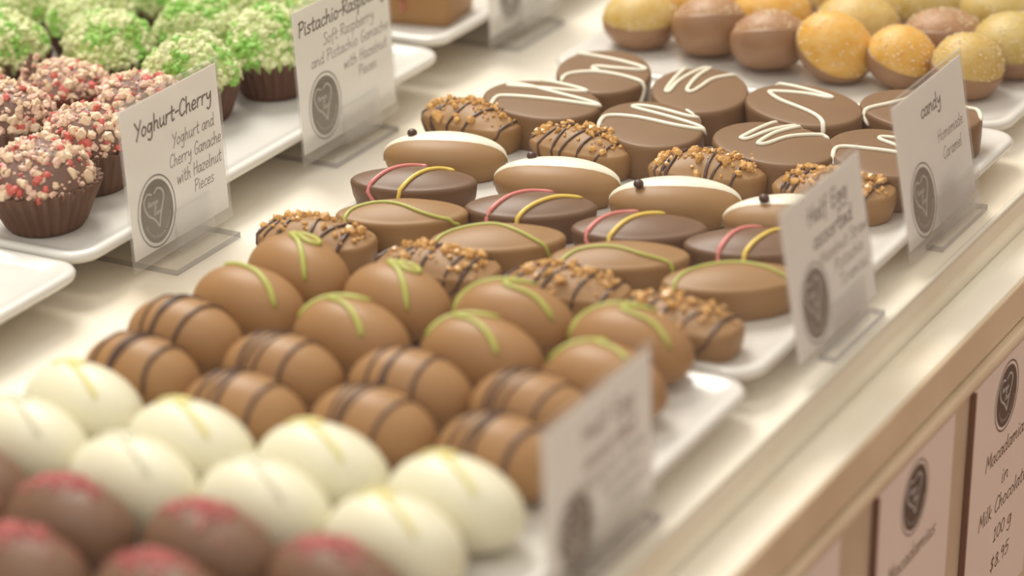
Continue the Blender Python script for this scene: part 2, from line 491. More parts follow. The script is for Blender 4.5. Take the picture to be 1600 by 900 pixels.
CARAMELS = [
    (-0.0455, 0.1535, -59, [[(-0.0276, -0.0155), (-0.0224, -0.0093), (-0.014, -0.0001), (-0.0007, 0.0154), (0.0028, 0.014), (0.0009, 0.0047), (-0.0022, -0.003), (0.0005, -0.0041), (0.0028, -0.0017)], [(0.0101, -0.0172), (0.0038, -0.0143), (0.0036, -0.0049), (0.008, 0.0043), (0.015, 0.0133), (0.0209, 0.0164), (0.0291, 0.0166)]]),
    (-0.0520, 0.1151, -17, [[(-0.0296, 0.0104), (-0.0189, 0.0142), (0.005, 0.0175), (0.006, 0.0145), (-0.0037, 0.0084), (-0.0186, 0.0018), (-0.0208, 0.0029), (-0.0168, 0.0053), (0.0019, 0.0064), (0.0201, 0.0092), (0.0213, 0.0074), (0.0053, -0.0003), (-0.0118, -0.0079), (-0.0136, -0.0113), (-0.0099, -0.0177)]]),
    (-0.0008, 0.1485, -59, [[(-0.0357, 0.0026), (-0.0212, -0.0051), (-0.0011, -0.0125), (0.0027, -0.012), (-0.0079, -0.0076), (-0.019, -0.0005), (-0.0251, 0.0053), (-0.0227, 0.0056), (-0.0128, 0.0003), (0.0015, -0.0048), (0.0054, -0.0036), (0.0001, 0.0005), (-0.0088, 0.0062), (-0.0156, 0.0173)]]),
    (-0.0009, 0.1074, -44, [[(-0.0284, 0.0094), (-0.0207, 0.0145), (-0.0034, 0.0187), (0.001, 0.0184), (-0.0015, 0.0142), (-0.0143, 0.0058), (-0.0189, 0.0005), (-0.0163, -0.0006), (-0.0053, 0.0053), (0.0111, 0.0156), (0.0137, 0.0146), (0.0071, 0.0061), (-0.0064, -0.0044), (-0.0129, -0.0124), (-0.0088, -0.017), (-0.0018, -0.02)]]),
    (0.0428, 0.1487, -27, [[(-0.0036, 0.0215), (-0.0096, 0.0215), (-0.0206, 0.0157), (-0.0274, 0.0084), (-0.0255, 0.0064), (-0.0158, 0.0089), (0.0014, 0.0117), (0.002, 0.0097), (-0.0062, 0.0062), (-0.0167, -0.001), (-0.0163, -0.0032), (-0.0059, -0.0056), (0.0116, -0.0052), (0.0199, -0.0071), (0.0268, -0.0121)]]),
    (0.0502, 0.1071, -21, [[(-0.0149, 0.0193), (-0.0143, 0.0115), (-0.0112, -0.0046), (-0.0105, -0.0068), (-0.0079, -0.0057), (-0.0084, 0.0069), (-0.0066, 0.0184), (-0.0051, 0.0174), (-0.0051, 0.0057), (-0.0026, -0.0048), (-0.0009, -0.0069), (0.001, -0.0042), (0.0015, 0.0063), (0.0067, 0.0165), (0.0106, 0.0174)]]),
    (0.0853, 0.1604, -25, [[(-0.0099, -0.0207), (-0.0131, -0.0146), (-0.0102, -0.0042), (-0.0085, 0.0103), (-0.0063, 0.0094), (-0.0053, 0.0023), (0.0013, 0.0063), (0.0121, 0.0133), (0.0159, 0.0142), (0.0229, 0.0092)]]),
    (0.0904, 0.1142, -38, [[(-0.0284, 0.0103), (-0.0186, 0.014), (-0.0039, 0.0148), (-0.0032, 0.0136), (-0.0112, 0.0058), (-0.009, 0.0034), (-0.0011, 0.0051), (0.0102, 0.0068), (0.0107, 0.0057), (0.0051, 0.0016), (-0.0036, -0.0058), (-0.0101, -0.0112), (-0.0098, -0.015), (-0.0031, -0.0194)]]),
]
STRIPED = [
    (-0.0567, 0.0288, 18, [(-0.0134, -0.0282), (-0.016, -0.0213), (-0.0147, -0.0098), (-0.008, 0.0015), (-0.0005, 0.0097), (0.0028, 0.01)], [(-0.0059, -0.0254), (-0.0046, -0.0182), (0.0015, -0.0051), (0.0094, 0.0052), (0.014, 0.0063)]),
    (-0.0052, 0.0238, 23, [(-0.0189, -0.0225), (-0.0179, -0.0157), (-0.0105, -0.0037), (-0.0005, 0.0075), (0.0073, 0.0092)], [(-0.0074, -0.0219), (-0.0021, -0.0106), (0.0059, -0.0026), (0.0115, 0.0015), (0.018, 0.0046)]),
    (0.0388, 0.0218, 22, [(-0.0183, -0.0228), (-0.0191, -0.0122), (-0.0141, -0.0012), (-0.0067, 0.0078), (-0.0009, 0.0097)], [(-0.0119, -0.0215), (-0.0097, -0.0119), (-0.004, -0.0031), (0.0021, 0.0025), (0.0086, 0.0065)]),
    (0.0805, 0.0248, 22, [(-0.0132, -0.0229), (-0.0116, -0.0116), (-0.0053, 0.0023), (0.0028, 0.0111)], [(-0.0046, -0.0216), (-0.002, -0.0112), (0.0039, -0.0017), (0.0099, 0.007), (0.0151, 0.0098)]),
]
GREENLINE = [
    (-0.0437, 0.0, 25, [(-0.0201, -0.0106), (-0.018, -0.0017), (-0.0109, 0.0017), (-0.0031, -0.0001), (0.0074, -0.0059), (0.0166, -0.0075), (0.023, -0.0057)]),
    (-0.001, -0.0064, 28, [(-0.022, -0.0121), (-0.0204, -0.0019), (-0.0141, 0.0034), (-0.0032, 0.005), (0.0066, -0.002), (0.0155, -0.0078), (0.0231, -0.0098)]),
    (0.0447, -0.0034, 25, [(-0.022, -0.0158), (-0.02, -0.0067), (-0.0139, -0.0006), (-0.0033, -0.0008), (0.0074, -0.0052), (0.0171, -0.0074), (0.024, -0.0132)]),
    (0.0872, -0.0045, 31, [(-0.0215, -0.0102), (-0.0175, -0.0008), (-0.0092, 0.0042), (0.0004, 0.005), (0.0095, 0.0009), (0.0187, -0.0057)]),
]
WHITETOP = [
    (-0.064, 0.0625, 17, (-0.0126, 0.0024)),
    (-0.0126, 0.0558, 15, (-0.01, 0.0048)),
    (0.0355, 0.0554, 21, (-0.0124, -0.0021)),
    (0.08, 0.056, 21, (-0.009, -0.0004)),
]

# tall oval caramels with a white zigzag
OC = Oval(0.0262, 0.0188, 0.0122, 0.0010, 2.1, 0.95, 0.0020, 56)
cm = OC.mesh('body', M['caramel'])
LAB = ['oval brown caramel with white zigzag, farthest back, left of the jellies',
       'oval brown caramel with white zigzag, leftmost, behind the nut-crusted bar',
       'round-looking brown caramel with a white W zigzag in front of brown jellies',
       'oval brown caramel with white zigzag behind the middle nut-crusted bars',
       'oval brown caramel with white zigzag in front of the orange jelly',
       'oval brown caramel with white M zigzag in the front caramel row',
       'brown caramel half hidden behind the top of the candy sign',
       'brown caramel between the half egg sign and the candy sign']
for (x, y, ph, paths), lb in zip(CARAMELS, LAB):
    t = thing('caramel_chocolate', lb, 'chocolate', (x, y, FZ), math.radians(ph), 'zigzag caramels')
    obj('body', cm, t)
    for p in paths:
        drizzle(t, OC, p, 0.00095, 'white_choc', 'white_zigzag')

# pointed oval pralines
ON = Oval(0.0236, 0.0127, 0.0100, 0.0032, 1.85, 0.86, 0.0018, 56, 0.90)
OW = Oval(0.0236, 0.0127, 0.0075, 0.0032, 1.85, 0.86, 0.0043, 56, 0)
white_oval = OW.mesh('body', M['milk'])
milk_oval, dark_oval = ON.mesh('body', M['milk']), ON.mesh('body', M['dark'])
pos = ['leftmost', 'second from left', 'third from left', 'rightmost']
for (x, y, ph, a, b), w in zip(STRIPED, pos):
    t = thing('striped_praline', 'dark oval praline with pink and yellow lines, %s of its row' % w, 'praline', (x, y, FZ), math.radians(ph), 'pink and yellow striped pralines')
    obj('body', dark_oval, t)
    drizzle(t, ON, a, 0.00090, 'pink_line', 'pink_stripe', label='pink icing line')
    drizzle(t, ON, b, 0.00090, 'yellow_line', 'yellow_stripe', label='yellow icing line')
for (x, y, ph, a), w in zip(GREENLINE, pos):
    t = thing('green_line_praline', 'milk chocolate oval praline with one wavy green line, %s of its row' % w, 'praline', (x, y, FZ), math.radians(ph), 'green line pralines')
    obj('body', milk_oval, t)
    drizzle(t, ON, a, 0.00075, 'green_line', 'green_line')

def white_cap():
    """white coating over the far side of an oval praline"""
    nu, nv = 40, 10
    v, f = [], []
    for i in range(nu + 1):
        t = PI * i / nu
        u = -math.cos(t)
        x = OW.a * 1.0 * u
        edge = OW.b * (max(0.0, 1 - abs(u) ** OW.p)) ** (1 / OW.p)
        yb = -0.0042 * math.cos(u * 1.5) + 0.0002
        yb = max(min(yb, edge), -edge)
        for j in range(nv + 1):
            q = j / nv
            if j <= 7:
                y = yb + (edge - yb) * (j / 7)
                lift = 0.0009 * min(1.0, math.sin(PI * min(0.5, (j / 7) * 2.2)) + 0.0) - (0.0005 if j == 0 else 0)
                z = OW.z(x, y) + lift
            else:
                k = 1.0 + 0.05 * (1.0 if j < 10 else 0.0)
                y = edge * k
                z = OW.hs + 0.0004 - (j - 7) * 0.0012
            v.append((x * (1.0 if j < 8 else 1.015), y, z))
    w = nv + 1
    for i in range(nu):
        for j in range(nv):
            f.append((i * w + j, (i + 1) * w + j, (i + 1) * w + j + 1, i * w + j + 1))
    return mesh('white_coating', v, f, M['white_choc'])
wc = white_cap()
db = MB()
db.ball((0, 0, 0.0004), 0.0019, 14, 9, 1, 1, 0.85)
dot = db.build('chocolate_dot', M['drizzle_dark'])
for (x, y, ph, d), w in zip(WHITETOP, pos):
    t = thing('white_top_praline', 'milk chocolate oval praline with white top and dark dot, %s of its row' % w, 'praline', (x, y, FZ), math.radians(ph), 'white topped pralines')
    obj('body', white_oval, t)
    obj('white_coating', wc, t)
    dx, dy = d[0], d[1] - 0.0008
    obj('chocolate_dot', dot, t, (dx, dy, OW.z(dx, dy) + 0.0012))

# nut-crusted bars
OB = Oval(0.0226, 0.0122, 0.0085, 0.0052, 2.5, 0.88, 0.0022, 48)
bar_body = OB.mesh('body', M['milk'], 0.007)
BARS = [(-0.0720, 0.0967, -10, 'leftmost, beside the zigzag caramels'), (-0.0197, 0.0885, -9, 'behind the second white-topped praline'),
        (0.0345, 0.0845, 8, 'thickly covered, behind the third white-topped praline'), (0.0837, 0.0850, 6, 'half hidden behind the half egg sign'),
        (-0.0615, -0.0275, 4, 'behind the farthest left green-zigzag egg'), (-0.0092, -0.0322, 3, 'between two green-zigzag eggs and the second green-line praline'),
        (0.0388, -0.0295, 0, 'in front of the third green-line praline'), (0.0840, -0.0370, -8, 'at the right end beside the half egg sign')]
for n, (x, y, ph, w) in enumerate(BARS):
    t = thing('nut_praline', 'chocolate bar with golden nut crumbs, ' + w, 'praline', (x, y, FZ), math.radians(ph), 'nut-crusted bars')
    obj('body', bar_body, t)
    xs = [-0.0185, -0.0115, -0.0075, 0.001, 0.0085, 0.0165]
    for i, xx in enumerate(xs):
        xx += rnd.uniform(-0.0025, 0.0025)
        sl = rnd.uniform(-0.001, 0.0055)
        drizzle(t, OB, [(xx - sl, -0.0155), (xx - sl * 0.5, -0.007), (xx + rnd.uniform(-0.001, 0.001), 0.0), (xx + sl * 0.6, 0.007), (xx + sl, 0.0135)],
                rnd.uniform(0.00055, 0.0008), 'drizzle_dark', 'dark_drizzle', 5)
    big = 60 if n in (2, 3) else 44
    for i in range(big):
        u, q = rnd.uniform(-0.019, 0.018), rnd.gauss(0.0005, 0.0050)
        if OB.norm(u, q) > 0.96:
            continue
        r = rnd.uniform(0.0009, 0.0020)
        p = OB.on(u, q, r * 0.35)
        place_chip(t, 'nut_piece', 'nut', p, r)
    b = MB()
    for i in range(130 if n in (2, 3, 0) else 80):
        u, q = rnd.uniform(-0.020, 0.020), rnd.gauss(0.001, 0.005)
        if OB.norm(u, q) > 0.98:
            continue
        r = rnd.uniform(0.0003, 0.0008)
        b.add(chip(r, OB.on(u, q, r * 0.3)), ICO_F)
    o = obj('nut_crumble', b.build('nut_crumble', M['nut'], False), t)
    o['kind'] = 'stuff'

# ------------------------------------------------------------------ chocolate eggs
EA, EB, EU, ED = 0.0212, 0.0140, 0.0135, 0.0108
def egg_s(x):
    u = max(-1, min(1, x / EA))
    return math.sqrt(max(0.0, 1 - abs(u) ** 2.1)) * (1 - 0.07 * u)
def egg_pt(x, v, k=1.0, lift=0.0):
    s = egg_s(x)
    sv, cv = math.sin(v), math.cos(v)
    h = EU if sv > 0 else ED
    return (x * k, (EB * s + lift) * cv * k, max(ED - 0.0012 + (h * s + lift) * sv, 0.0))
def egg_top(x, y):
    s = egg_s(x)
    q = max(-0.98, min(0.98, y / max(EB * s, 1e-5)))
    return math.acos(q)
def egg_mesh(m, name='body'):
    rings = []
    for i in range(1, 26):
        x = -EA * math.cos(PI * i / 26)
        rings.append([egg_pt(x, 2 * PI * j / 36) for j in range(36)])
    b = MB()
    b.loft(rings)
    return b.build(name, m)
def egg_line(parent, path, r, m, name, side=False):
    """path of (x, y) over the top, or (x, angle) when side is True"""
    b = MB()
    pts = []
    for x, q in spline(path, 6):
        v = q if side else egg_top(x, q)
        pts.append(egg_pt(x, v, 1.0, r * 0.3))
    b.tube(pts, r, 7, 0.75)
    return obj(name, b.build(name, M[m]), parent)

egg_milk, egg_ivory, egg_dark = egg_mesh(M['milk_egg']), egg_mesh(M['ivory']), egg_mesh(M['dark_egg'])
ZIG = [  # x, y, turn, drizzle style
    (-0.0470, -0.0592, -16, 0, 'back row, leftmost, below the nut bar'), (-0.0476, -0.0876, -5, 1, 'leftmost, single curved stroke'),
    (-0.0036, -0.0660, -14, 0, 'back row, second from left'), (-0.0021, -0.0958, -6, 2, 'second row, between striped eggs'),
    (0.0383, -0.0630, 1, 3, 'back row, third from left'), (0.0425, -0.0905, -2, 2, 'second row, in the middle of the plate'),
    (0.0815, -0.0650, -3, 3, 'back row, rightmost, touching the bare plate'), (0.0866, -0.0925, -6, 4, 'partly hidden by the blurred front sign')]
STY = [[(-0.0085, 0.0065), (0.0000, 0.0075), (0.0065, 0.0040), (0.0030, 0.0015), (-0.0040, 0.0035), (-0.0055, 0.0020), (0.0020, -0.0010), (0.0095, -0.0055), (0.0140, -0.0088)],
       [(-0.0080, 0.0050), (-0.0110, 0.0030), (-0.0060, 0.0028), (0.0030, 0.0010), (0.0110, -0.0025), (0.0165, -0.0060)],
       [(-0.0165, -0.0065), (-0.0135, 0.0000), (-0.0080, 0.0045), (0.0010, 0.0075), (-0.0010, 0.0050), (-0.0090, 0.0025), (-0.0085, 0.0002), (0.0000, -0.0020), (0.0075, -0.0058), (0.0115, -0.0085)],
       [(-0.0185, -0.0070), (-0.0165, -0.0005), (-0.0060, 0.0055), (0.0030, 0.0085), (0.0020, 0.0055), (-0.0030, 0.0010), (-0.0005, -0.0012), (0.0090, -0.0020), (0.0170, -0.0050)],
       [(-0.0165, -0.0065), (-0.0100, 0.0010), (-0.0030, 0.0055), (-0.0040, 0.0025), (0.0040, 0.0010), (0.0100, -0.0015)]]
for x, y, ph, st, w in ZIG:
    t = thing('zigzag_egg', 'milk chocolate egg with lime green zigzag, ' + w, 'chocolate egg', (x, y, FZ), math.radians(ph), 'green zigzag eggs')
    obj('body', egg_milk, t)
    egg_line(t, STY[st], 0.00100, 'green_line', 'green_zigzag')
STRIPE = [(-0.0517, -0.1170, -3, 'back row, leftmost beside the marble'), (-0.0470, -0.1462, -5, 'leftmost, behind the farthest left white egg'),
          (-0.0070, -0.1272, -3, 'back row, second from left'), (-0.0017, -0.1554, 0, 'front row, second from left'),
          (0.0352, -0.1208, -2, 'back row, third from left'), (0.0391, -0.1476, -3, 'front row, above the third white egg'),
          (0.0770, -0.1190, -5, 'back row, beside the blurred front sign'), (0.0830, -0.1478, -6, 'front row, partly behind the blurred sign')]
for x, y, ph, w in STRIPE:
    t = thing('striped_egg', 'milk chocolate egg with dark brown stripes, ' + w, 'chocolate egg', (x, y, FZ), math.radians(ph), 'dark striped eggs')
    obj('body', egg_milk, t)
    for xx in (-0.0095, -0.0040, -0.0015, 0.0085):
        xx += rnd.uniform(-0.0015, 0.0015)
        sl = rnd.uniform(-0.001, 0.004)
        egg_line(t, [(xx + sl, 0.35), (xx + sl * 0.4, 0.9), (xx, 1.6), (xx - sl * 0.4, 2.3), (xx - sl + 0.001, 3.0)], rnd.uniform(0.0005, 0.0008), 'drizzle_dark', 'dark_stripe', True)
WHITE = [(-0.0477, -0.1740, -7, 'back row, leftmost'), (-0.0475, -0.2010, -6, 'cut by the left picture edge'),
         (-0.0021, -0.1818, -4, 'back row, second from left'), (-0.0035, -0.2075, -6, 'front row, behind the leftmost sprinkled pair'),
         (0.0410, -0.1776, -3, 'back row, third from left'), (0.0392, -0.2040, -5, 'front row, second from right'),
         (0.0862, -0.1790, -6, 'rightmost, beside the blurred sign'), (0.0834, -0.2060, -6, 'front row, rightmost')]
for n, (x, y, ph, w) in enumerate(WHITE):
    t = thing('white_egg', 'blurred white chocolate egg with faint yellow stroke, ' + w, 'chocolate egg', (x, y, FZ), math.radians(ph), 'white chocolate eggs')
    t.scale = (1.03, 1.02, 1.09)
    obj('body', egg_ivory, t)
    egg_line(t, [(-0.0110, -0.0010), (-0.0075, 0.0030), (-0.0015, 0.0030), (-0.0045, 0.0008), (-0.0010, -0.0010), (0.0060, -0.0035), (0.0120, -0.0062)], 0.00085, 'yellow_tint' if n in (0, 2, 4, 6, 7) else 'ivory', 'yellow_stroke')
DARK = [(-0.0450, -0.2300, -6, 'cut by the left edge'), (-0.0045, -0.2350, -6, 'left pair, rear one'), (0.0020, -0.2635, -6, 'left pair, nearest one'),
        (0.0400, -0.2310, -6, 'middle pair, rear one'), (0.0450, -0.2600, -6, 'middle pair, nearest one'), (0.0830, -0.2335, -6, 'right, beside the front white egg'),
        (0.0870, -0.2625, -6, 'bottom edge, right')]
for x, y, ph, w in DARK:
    t = thing('sprinkled_egg', 'blurred dark chocolate egg with red sprinkles, ' + w, 'chocolate egg', (x, y, FZ), math.radians(ph), 'red sprinkled dark eggs')
    t.scale = (1.02, 1.02, 1.06)
    obj('body', egg_dark, t)
    b = MB()
    for i in range(150):
        xx, q = rnd.gauss(-0.004, 0.0065), rnd.gauss(0.0018, 0.0032)
        if abs(xx) > 0.019 or abs(q) > EB * egg_s(xx) * 0.93:
            continue
        r = rnd.uniform(0.0005, 0.0010)
        b.add(chip(r, egg_pt(xx, egg_top(xx, q), 1.0, r * 0.3)), ICO_F)
    o = obj('red_sprinkles', b.build('red_sprinkles', M['sprinkle'], False), t)
    o['kind'] = 'stuff'

# ------------------------------------------------------------------ sugared jellies
def jelly(label, x, y, a, b, h, tilt, az, m, dip=0.0, turn=0.0, z0=None):
    t = thing('fruit_jelly', label, 'jelly sweet', (x, y, FZ), math.radians(turn), 'sugared fruit jellies')
    R = Matrix.Rotation(math.radians(az), 3, 'Z') @ Matrix.Rotation(math.radians(tilt), 3, 'Y') @ Matrix.Rotation(-math.radians(az), 3, 'Z')
    def pt(k, e, up):
        # e: elevation angle, k: azimuth; upper half is a dome, lower half tapers to a small base
        c, s = math.cos(e), math.sin(e)
        if s < 0:
            c = c ** 0.75
        p = Vector((a * c * math.cos(k), b * c * math.sin(k), (h * s if s > 0 else h * 0.95 * s)))
        return R @ p
    low = min(pt(2 * PI * j / 24, -PI / 2 * i / 8, 0).z for i in range(9) for j in range(24))
    lift = -low - 0.0006
    seg = 30
    def ring(e, grow=1.0):
        out = []
        for j in range(seg):
            p = pt(2 * PI * j / seg, e, 0) * grow
            out.append((p.x, p.y, max(p.z + lift, 0.0)))
        return out
    d0 = math.radians(dip)
    bm = MB()
    bm.loft([ring(-PI / 2 + (PI / 2 + d0) * q, 1.02) for q in (0.12, 0.3, 0.5, 0.7, 0.85, 0.95, 1.0)] + [ring(d0, 0.97)], True, False)
    obj('chocolate_dip', bm.build('chocolate_dip', M['dip']), t)
    jm = MB()
    jm.loft([ring(d0 - 0.25, 0.985)] + [ring(d0 + (PI / 2 - d0) * q) for q in (0.0, 0.15, 0.3, 0.45, 0.6, 0.75, 0.88, 0.96)], False, True)
    obj('jelly', jm.build('jelly', M[m]), t)
    g = MB()
    for i in range(240):
        e = math.asin(rnd.uniform(math.sin(d0), 1.0))
        p = pt(rnd.uniform(0, 2 * PI), e, 0)
        r = rnd.uniform(0.00015, 0.00050)
        g.add(chip(r, (p.x, p.y, p.z + lift)), ICO_F)
    o = obj('sugar_grains', g.build('sugar_grains', M['sugar'], False), t)
    o['kind'] = 'stuff'
    return t
JL = [
 ('lemon yellow sugared jelly on a dark chocolate base, leftmost of the front row', -0.0665, 0.2250, 0.0160, 0.0150, 0.0125, 4, -60, 'jelly_lemon', 4),
 ('brown sugared jelly, second of the front row', -0.0335, 0.2240, 0.0158, 0.0150, 0.0128, 20, 120, 'jelly_brown', 22),
 ('orange-brown sugared jelly, third of the front row', -0.0035, 0.2175, 0.0160, 0.0150, 0.0124, 22, 120, 'jelly_brown', 18),
 ('bright orange sugared jelly behind the white zigzag caramel', 0.0262, 0.2160, 0.0165, 0.0142, 0.0130, 38, -35, 'jelly_orange', -2),
 ('amber sugared jelly with slanted chocolate base left of the candy sign', 0.0530, 0.2200, 0.0140, 0.0140, 0.0122, 22, -5, 'jelly_orange', 0),
 ('lemon sugared jelly behind the top corner of the candy sign', 0.0812, 0.2190, 0.0142, 0.0145, 0.0130, 12, 0, 'jelly_lemon', 0),
 ('pale yellow jelly in the second row behind the orange one', 0.0200, 0.2520, 0.0180, 0.0155, 0.0125, 6, -60, 'jelly_lemon', -10),
 ('brown chocolate-dipped jelly in the second row, behind the amber one', 0.0560, 0.2560, 0.0165, 0.0150, 0.0110, 8, 120, 'jelly_brown', 22),
 ('olive yellow jelly at the right edge of the picture', 0.0885, 0.2500, 0.0170, 0.0160, 0.0130, 6, -60, 'jelly_lime', -5),
 ('small orange jelly in the second row behind the brown ones', -0.0185, 0.2530, 0.0165, 0.0150, 0.0125, 10, -60, 'jelly_orange', -8),
 ('pale jelly in the second row behind the left brown jelly', -0.0540, 0.2600, 0.0160, 0.0150, 0.0120, 5, -60, 'jelly_orange', -5),
 ('lime yellow jelly in the back row behind the olive one', 0.0690, 0.2890, 0.0180, 0.0150, 0.0125, 5, -60, 'jelly_lime', -5),
 ('orange-brown jelly in the back row at the right edge', 0.1010, 0.2860, 0.0150, 0.0150, 0.0120, 10, 120, 'jelly_brown', 25),
 ('greenish yellow jelly in the back row at the top edge', 0.0340, 0.2880, 0.0170, 0.0150, 0.0125, 6, -60, 'jelly_lime', -8),
 ('yellow jelly in the back row, cut by the top edge', -0.0020, 0.2880, 0.0165, 0.0150, 0.0120, 6, -60, 'jelly_lemon', -8),
 ('yellow jelly at the top edge above the left brown jelly', -0.0370, 0.2940, 0.0160, 0.0150, 0.0120, 6, -60, 'jelly_lemon', -8),
]
for j in JL:
    jelly(*j)

# ------------------------------------------------------------------ truffles in paper cups
def cup_mesh(m, h=0.0170, r0=0.0130, r1=0.0188, flutes=26):
    b = MB()
    n = flutes * 4
    def ring(r, z, amp, off=0.0):
        out = []
        for j in range(n):
            t = 2 * PI * j / n
            w = math.cos(flutes * t)
            rr = (r + amp * w) + off
            out.append((rr * math.cos(t), rr * math.sin(t), z + (0.0005 * math.sin(3 * t + 1) if z > h * 0.9 else 0)))
        return out
    outer = [ring(r0 - 0.003, 0.0, 0), ring(r0, 0.0004, 0.0001)] + [ring(r0 + (r1 - r0) * q, 0.0004 + (h - 0.0004) * q, 0.0006 + 0.0008 * q) for q in (0.1, 0.35, 0.65, 1.0)]
    inner = [ring(r0 + (r1 - r0) * q, 0.0006 + (h - 0.0004) * q, 0.0006 + 0.0008 * q, -0.0003) for q in (1.0, 0.65, 0.35, 0.1)]
    b.loft(outer + inner)
    return b.build('paper_cup', m)
cups = {'wide': cup_mesh(M['cup'], 0.0175, 0.0135, 0.0208, 28), 'brown': cup_mesh(M['cup']), 'red': cup_mesh(M['cup_red']), 'dark': cup_mesh(M['cup_dark'])}

def dome_pt(rx, h, az, e, seed):
    w = 1 + 0.035 * (math.sin(3 * az + seed) * math.cos(e) + math.sin(5 * e + 2 * az + seed * 2))
    return (rx * w * math.cos(e) * math.cos(az), rx * w * math.cos(e) * math.sin(az), 0.0158 + (h - 0.0158) * w * math.sin(e) if e > 0 else 0.0158 + 0.012 * math.sin(e))
def dome_mesh(rx, h, m, seed):
    b = MB()
    es = [-1.0, -0.6, -0.25, 0.0] + [PI / 2 * q for q in (0.12, 0.25, 0.38, 0.5, 0.62, 0.74, 0.85, 0.94)]
    b.loft([[dome_pt(rx * (1 if e >= 0 else 0.93), h, 2 * PI * j / 32, e, seed) for j in range(32)] for e in es])
    return b.build('truffle_ball', m)
def rand_dome(rx, h, seed, lo=0.02):
    e = math.asin(rnd.uniform(lo, 1.0))
    return dome_pt(rx, h, rnd.uniform(0, 2 * PI), e, seed)

YOG = [(-0.1625, -0.0502, 0.0310, 'wide', 'cherry nut truffle in a brown fluted paper cup, nearest on the plate'),
       (-0.1712, -0.0125, 0.0300, 'brown', 'cherry nut truffle directly left of the yoghurt sign, behind the nearest one'),
       (-0.2150, -0.0045, 0.0300, 'brown', 'cherry nut truffle at the left, showing bare chocolate and red bits'),
       (-0.2210, 0.0350, 0.0250, 'red', 'jagged cherry nut truffle in a reddish brown paper cup'),
       (-0.2575, 0.0175, 0.0270, 'brown', 'cherry nut truffle cut by the left edge of the picture'),
       (-0.1765, 0.0262, 0.0290, 'dark', 'cherry nut truffle mostly hidden behind the yoghurt sign')]
for n, (x, y, h, c, lb) in enumerate(YOG):
    t = thing('cherry_truffle', lb, 'truffle', (x, y, LZ), rnd.uniform(0, 6), 'cherry nut truffles')
    obj('paper_cup', cups[c], t)
    rx = 0.0188 if n == 0 else 0.0172
    obj('truffle_ball', dome_mesh(rx, h, M['truffle'], n), t)
    for i in range(210):
        p = rand_dome(rx, h, n)
        k = rnd.random()
        place_chip(t, 'cherry_piece' if k > 0.86 else 'nut_piece', 'cherry' if k > 0.86 else 'nut_pale' if k < 0.5 else 'nut_pink', p, rnd.uniform(0.0011, 0.0024))
    b, b2 = MB(), MB()
    for i in range(260):
        r = rnd.uniform(0.0004, 0.0009)
        (b if i % 4 else b2).add(chip(r, rand_dome(rx, h, n)), ICO_F)
    o = obj('nut_crumble', b.build('nut_crumble', M['nut_pink'], False), t)
    o['kind'] = 'stuff'
    o = obj('cherry_crumble', b2.build('cherry_crumble', M['cherry'], False), t)
    o['kind'] = 'stuff'
    if n == 3:
        pk = MB()
        for q in range(9):
            pk.add(chip(0.0034 - q * 0.0003, (-0.011 + 0.0008 * math.sin(q), 0.004, 0.019 + q * 0.0013)), ICO_F)
        pk = obj('truffle_peak', pk.build('truffle_peak', M['truffle'], False), t)
        t.rotation_euler = (0, 0, math.radians(50))
        for q in range(14):
            place_chip(t, 'nut_piece', 'nut_pink', (-0.011 + rnd.uniform(-0.003, 0.003), 0.004 + rnd.uniform(-0.003, 0.003), 0.020 + rnd.uniform(0, 0.010)), rnd.uniform(0.001, 0.0017))

GRN = [(-0.2285, 0.0750, 0.0330, 'green pistachio truffle between the jagged cherry truffle and the sign'), (-0.1790, 0.0635, 0.0330, 'green pistachio truffle behind the top corner of the yoghurt sign'),
       (-0.1672, 0.1010, 0.0350, 'green pistachio truffle in dark cup just left of the pistachio sign'), (-0.2690, 0.0575, 0.0330, 'green pistachio truffle at the left edge above the cherry truffles'),
       (-0.2585, 0.1015, 0.0340, 'green pistachio truffle at the top left, second row'), (-0.2065, 0.1070, 0.0340, 'green pistachio truffle in the middle behind the front two'),
       (-0.2050, 0.1450, 0.0330, 'green pistachio truffle at the top edge beside the pistachio sign'), (-0.1660, 0.1395, 0.0330, 'green pistachio truffle hidden behind the pistachio sign'),
       (-0.2440, 0.1400, 0.0330, 'green pistachio truffle in the back row at the top edge'), (-0.2960, 0.0950, 0.0330, 'green pistachio truffle in the top left corner')]
for n, (x, y, h, lb) in enumerate(GRN):
    t = thing('pistachio_truffle', lb, 'truffle', (x, y, LZ), rnd.uniform(0, 6), 'green pistachio truffles')
    obj('paper_cup', cups['dark'], t)
    rx = 0.0180
    obj('truffle_ball', dome_mesh(rx, h, M['pist'], n + 10), t)
    b, b2 = MB(), MB()
    for i in range(620):
        r = rnd.uniform(0.0008, 0.0022)
        p = rand_dome(rx, h, n + 10, 0.04)
        q = math.sin(p[0] * 420 + n) + math.sin(p[1] * 380 + 2 * n) + math.sin(p[2] * 500 + n) + rnd.gauss(0, 0.8)
        (b if q < 0.9 else b2).add(chip(r, p), ICO_F)
    o = obj('pale_green_crumbs', b.build('pale_green_crumbs', M['pist_pale'], False), t)
    o['kind'] = 'stuff'
    o = obj('bright_green_crumbs', b2.build('bright_green_crumbs', M['pist_green'], False), t)
    o['kind'] = 'stuff'

